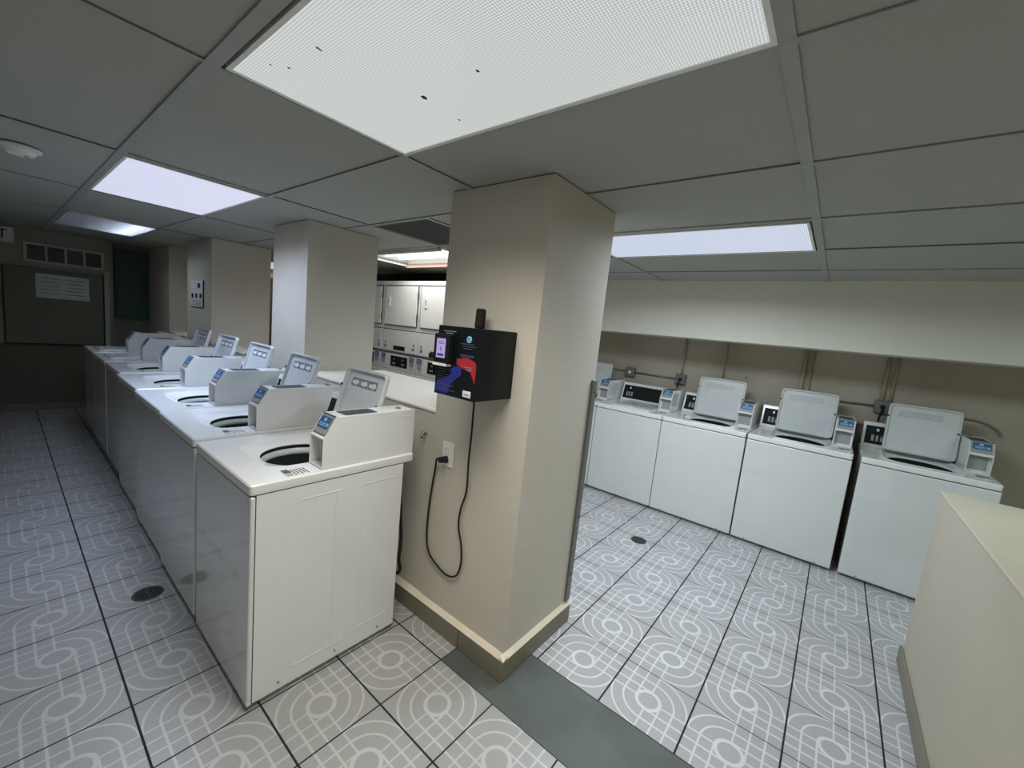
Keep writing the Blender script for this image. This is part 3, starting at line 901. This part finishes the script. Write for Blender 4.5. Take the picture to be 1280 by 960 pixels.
# steel corner guard on the pillar
bm = bmesh.new(); bm_box(bm, 1.922, 1.963, .974, .988, .125, 1.372)
g = obj('corner_guard', bm, 'galv', bevel=.002); tag(g, 'grey steel strip screwed up the back edge of the main pillar', 'corner guard')
for z in (.28, .62, 1.31):
    bm = bmesh.new(); bm_cyl(bm, (1.943, .975, z), (1.943, .9715, z), .0045, 10); obj('screw', bm, 'rubber', g)

# hose bib and hoses behind the nearest washer
t = empty('water_valve', (PX0 + .004, 1.64, 1.0), 'small metal tap on the wall behind the nearest left washer', 'valve')
bm = bmesh.new(); bm_cyl(bm, (0.0, 0, 0), (-.035, 0, 0), .006, 12); bm_cyl(bm, (-.03, 0, 0), (-.03, 0, -.02), .007, 12); obj('body', bm, 'steel', t)
bm = bmesh.new(); bm_cyl(bm, (-.02, 0, .004), (-.02, 0, .012), .011, 8); obj('handle', bm, 'steel', t)
bm = bmesh.new(); bm_tube(bm, [(1.25, 1.66, .80), (1.262, 1.64, .7), (1.258, 1.62, .58), (1.27, 1.62, .45), (1.265, 1.62, .35), (1.285, 1.63, .28), (1.275, 1.66, .25), (1.255, 1.70, .3), (1.25, 1.74, .5)], .008, 10, 6)
tag(obj('water_hose', bm, 'rubber'), 'black hose hanging behind the nearest left washer', 'hose')

# ================================================================== BACK WALL SERVICES (right)
RWX = 4.75
def outlet_box(y, z, label, lite=False):
    t = empty('junction_box', (RWX, y, z), label, 'outlet box', 'outlet boxes above the right washers')
    bm = bmesh.new(); bm_box(bm, -.045, 0, -.055, .055, -.055, .055); obj('box', bm, 'galv', t, .004)
    bm = bmesh.new(); bm_box(bm, -.049, -.045, -.05, .05, -.05, .05); c_ = obj('cover', bm, 'galv', t, .002)
    if lite:
        bm = bmesh.new(); bm_cyl(bm, (-.048, .0, .0), (-.056, 0, 0), .018, 16); obj('receptacle', bm, 'white', c_)
    else:
        bm = bmesh.new(); bm_cyl(bm, (-.048, .0, .0), (-.054, 0, 0), .018, 16); obj('receptacle', bm, 'black', c_)
    return t
outlet_box(1.93, 1.245, 'grey metal outlet box with pale round socket, leftmost above the closed lid washer', True)
outlet_box(1.345, 1.245, 'grey metal outlet box with a black plug, at the foot of a thin vertical conduit')
outlet_box(-.34, 1.262, 'grey metal outlet box behind the raised lid of the rightmost washer')
def pipe(name, pts, r, mat, label, cat, group=None, sm=False):
    bm = bmesh.new(); bm_tube(bm, pts, r, 10, 6, sm); tag(obj(name, bm, mat), label, cat, group)
X = RWX - .016
pipe('conduit', [(X, 1.88, 1.245), (X, 1.40, 1.243)], .008, 'galv', 'thin metal conduit running level between the two left outlet boxes', 'conduit')
pipe('conduit', [(X, 2.6, 1.262), (X, 1.985, 1.25)], .008, 'galv', 'thin metal conduit running level from the leftmost outlet box toward the pillar', 'conduit')
pipe('conduit', [(X, 1.345, 1.69), (X, 1.345, 1.30)], .010, 'pipe', 'thin painted conduit rising to the soffit above the plugged outlet box', 'conduit')
pipe('conduit', [(X, .93, 1.69), (X, .93, 1.34)], .007, 'pipe', 'very thin painted conduit rising above the third washer from the right', 'conduit')
pipe('conduit', [(X, .255, 1.69), (X, .255, .95)], .017, 'pipe', 'thick painted pipe behind the second washer from the right', 'conduit')
pipe('conduit', [(X, .20, 1.69), (X, .20, .95)], .010, 'pipe', 'slimmer painted pipe just right of the thick one behind the second washer', 'conduit')
pipe('conduit', [(X, -.325, 1.69), (X, -.325, 1.31)], .015, 'pipe', 'thick painted pipe rising from the rightmost outlet box to the soffit', 'conduit')
pipe('conduit', [(X, -.38, 1.69), (X, -.38, 1.31)], .010, 'pipe', 'slimmer painted pipe rising from the rightmost outlet box', 'conduit')
pipe('conduit', [(X, .19, 1.252), (X, -.285, 1.262)], .008, 'galv', 'level conduit running left from the rightmost outlet box', 'conduit')
pipe('copper_pipe', [(X, -.40, 1.25), (X, -.70, 1.262), (X, -.85, 1.262), (X, -.93, 1.25), (X, -1.0, 1.215), (X, -1.03, 1.17)], .007, 'copper', 'brownish curved pipe on the wall behind the rightmost washer', 'pipe', sm=True)
pipe('copper_pipe', [(X, -.08, 1.08), (X, -.30, 1.08)], .009, 'copper', 'short brown pipe low on the wall between the two right washers', 'pipe')
pipe('appliance_cord', [(RWX - .06, 1.345, 1.245), (RWX - .075, 1.35, 1.21), (RWX - .06, 1.36, 1.15), (RWX - .03, 1.37, 1.0)], .008, 'rubber', 'black appliance cord dropping from the plugged outlet box', 'cord', sm=True)
pipe('appliance_cord', [(RWX - .058, -.34, 1.262), (RWX - .072, -.34, 1.23), (RWX - .05, -.33, 1.15), (RWX - .03, -.33, 1.0)], .008, 'rubber', 'black appliance cord dropping from the rightmost outlet box', 'cord', sm=True)
for (y, z, lab) in ((.93, 1.335, 'small rusty anchor hole mark under the very thin conduit'), (.72, 1.36, 'small rusty anchor screw right of the very thin conduit')):
    bm = bmesh.new(); bm_cyl(bm, (RWX, y, z), (RWX - .008, y, z), .012, 12); tag(obj('anchor_screw', bm, 'copper'), lab, 'screw')

# ================================================================== FLOOR DRAINS
def drain(x, y, r, label, bars):
    t = empty('floor_drain', (x, y, 0), label, 'drain', 'round floor drains')
    bm = bmesh.new()
    n = 40
    A = [[bm.verts.new((rr * math.cos(2 * math.pi * i / n), rr * math.sin(2 * math.pi * i / n), z)) for i in range(n)] for rr, z in ((r, 0.0005), (r - .002, .004), (r - .01, .004), (r - .012, .001))]
    for a, b in zip(A, A[1:]):
        for i in range(n): bm.faces.new((a[i], a[(i + 1) % n], b[(i + 1) % n], b[i])).smooth = True
    obj('rim', bm, 'drain', t)
    bm = bmesh.new(); bm_cyl(bm, (0, 0, .0002), (0, 0, .0008), r - .004, 40); obj('sump', bm, 'slot', t)
    bm = bmesh.new()
    for k in range(-bars, bars + 1):
        y_ = k * (r - .01) / (bars + .5); l = math.sqrt((r - .01) ** 2 - y_ ** 2)
        bm_box(bm, -l, l, y_ - .0028, y_ + .0028, .001, .0035)
    bm_box(bm, -.004, .004, -(r - .012), r - .012, .001, .0036)
    obj('grate', bm, 'drain', t)
drain(.455, 2.675 - .0, .066, 'round slotted metal floor drain beside the left washer row', 4)
drain(3.215, 1.05, .062, 'round dark floor drain in front of the right wall washers', 3)

# ================================================================== FAR END WALL
EY = 7.75
t = empty('access_board', (.49, EY - .004, .84), 'olive painted access board on the far end wall carrying a paper notice', 'board')
box('board', -.425, .42, -.02, 0, 0.0, .92, 'hatch', t, .004)
bm = bmesh.new(); bm_box(bm, .425, .47, -.03, 0, -.83, .985); obj('jamb', bm, 'hatchframe', t)
bm = bmesh.new(); bm_box(bm, -.425, .42, -.024, 0, -.006, .006); bm_box(bm, -.43, -.42, -.024, 0, 0, .92); bm_box(bm, .41, .42, -.024, 0, 0, .92); obj('edge_gap', bm, 'slot', t)
t = empty('paper_notice', (.545, EY - .0245, 1.555), 'wide white paper notice with two columns on the far olive board', 'notice')
bm = bmesh.new(); bm_box(bm, -.228, .228, -.002, 0, -.145, .145); obj('sheet', bm, 'paper', t)
bm = bmesh.new()
for cx in (-.11, .11):
    for k in range(5):
        bm_box(bm, cx - .085 + .01 * (k % 3), cx + .08 - .012 * (k % 2), -.0028, -.0015, .09 - k * .045, .098 - k * .045)
obj('printed_lines', bm, 'print', t)
t = empty('transom_grille', (.575, EY, 1.945), 'pale framed grille with four openings high on the far end wall', 'grille')
bm = bmesh.new()
bm_box(bm, -.345, .345, -.03, 0, .085, .115); bm_box(bm, -.345, .345, -.03, 0, -.115, -.09)
for x in (-.345, -.172, -.01, .152, .315): bm_box(bm, x, x + .03 if abs(x) > .3 else x + .02, -.03, 0, -.09, .085)
obj('frame', bm, 'hatchframe', t, .003)
box('louvre_backing', -.33, .33, -.006, -.001, -.10, .10, 'green_glass', t)
# exit sign, only its right edge in view
t = empty('exit_sign', (.01, EY, 2.10), 'white wall sign with dark lettering cut off at the left edge', 'sign')
box('plate', -.165, .155, -.05, 0, -.085, .085, 'white', t, .004)
fc = bpy.data.curves.new('exit_text', 'FONT'); fc.body = 'EXIT'; fc.size = .15; fc.align_x = 'CENTER'; fc.align_y = 'CENTER'; fc.extrude = .0015
to = bpy.data.objects.new('lettering', fc); C.objects.link(to)
dg = bpy.context.evaluated_depsgraph_get()
me = bpy.data.meshes.new_from_object(to.evaluated_get(dg))
bpy.data.objects.remove(to)
me.materials.clear(); me.materials.append(MAT['blackprint'])
lt = bpy.data.objects.new('lettering', me); C.objects.link(lt); lt.parent = t
lt.rotation_euler = (R(90), 0, 0); lt.location = (-.018, -.0515, 0); lt.scale = (.8, 1, 1)
# electrical panel in the recess
t = empty('electrical_panel', (1.245, 8.05, 1.675), 'dark teal steel electrical panel in the far recess', 'electrical panel')
box('cabinet', -.19, .19, -.05, 0, -.47, .475, 'teal', t, .004)
d_ = box('door', -.165, .165, -.06, -.05, -.43, .44, 'teal', t, .003)
bm = bmesh.new(); bm_box(bm, .09, .14, -.068, -.06, -.02, .0); obj('latch', bm, 'blackprint', d_)
# dark door at end right
t = empty('brown_door', (3.0, EY, 0), 'dark brown door glimpsed through the slit between the far pillars', 'door')
box('door_leaf', -.42, .42, -.03, 0, .01, 2.03, 'brown', t, .003)
bm = bmesh.new(); bm_box(bm, -.46, -.42, -.04, 0, 0, 2.07); bm_box(bm, .42, .46, -.04, 0, 0, 2.07); bm_box(bm, -.42, .42, -.04, 0, 2.03, 2.07); obj('door_frame', bm, 'brown', t)
bm = bmesh.new(); bm_cyl(bm, (-.36, -.03, 1.0), (-.36, -.08, 1.0), .025, 16); obj('knob', bm, 'steel', t)
# poster on third pillar
t = empty('instruction_poster', (PX0, 5.61, 1.64), 'white instruction poster with black squares on the third pillar', 'poster')
box('sheet', -.006, 0, -.225, .225, -.145, .145, 'paper', t, .001)
bm = bmesh.new()
for y in (.16, .02, -.13): bm_box(bm, -.008, -.005, y - .035, y + .035, -.045, .005)
bm_box(bm, -.008, -.005, -.11, -.03, .065, .115)
bm_box(bm, -.009, 0, -.228, -.212, -.145, .145)
bm_box(bm, -.008, 0, -.225, .225, -.147, -.140)
obj('black_squares', bm, 'blackprint', t)
bm = bmesh.new()
for k in range(4): bm_box(bm, -.0075, -.005, -.18 + .02 * k, .19, -.075 - k * .016, -.07 - k * .016)
for k in range(3): bm_box(bm, -.0075, -.005, .02, .19, .11 - k * .03, .115 - k * .03)
obj('printed_lines', bm, 'print', t)
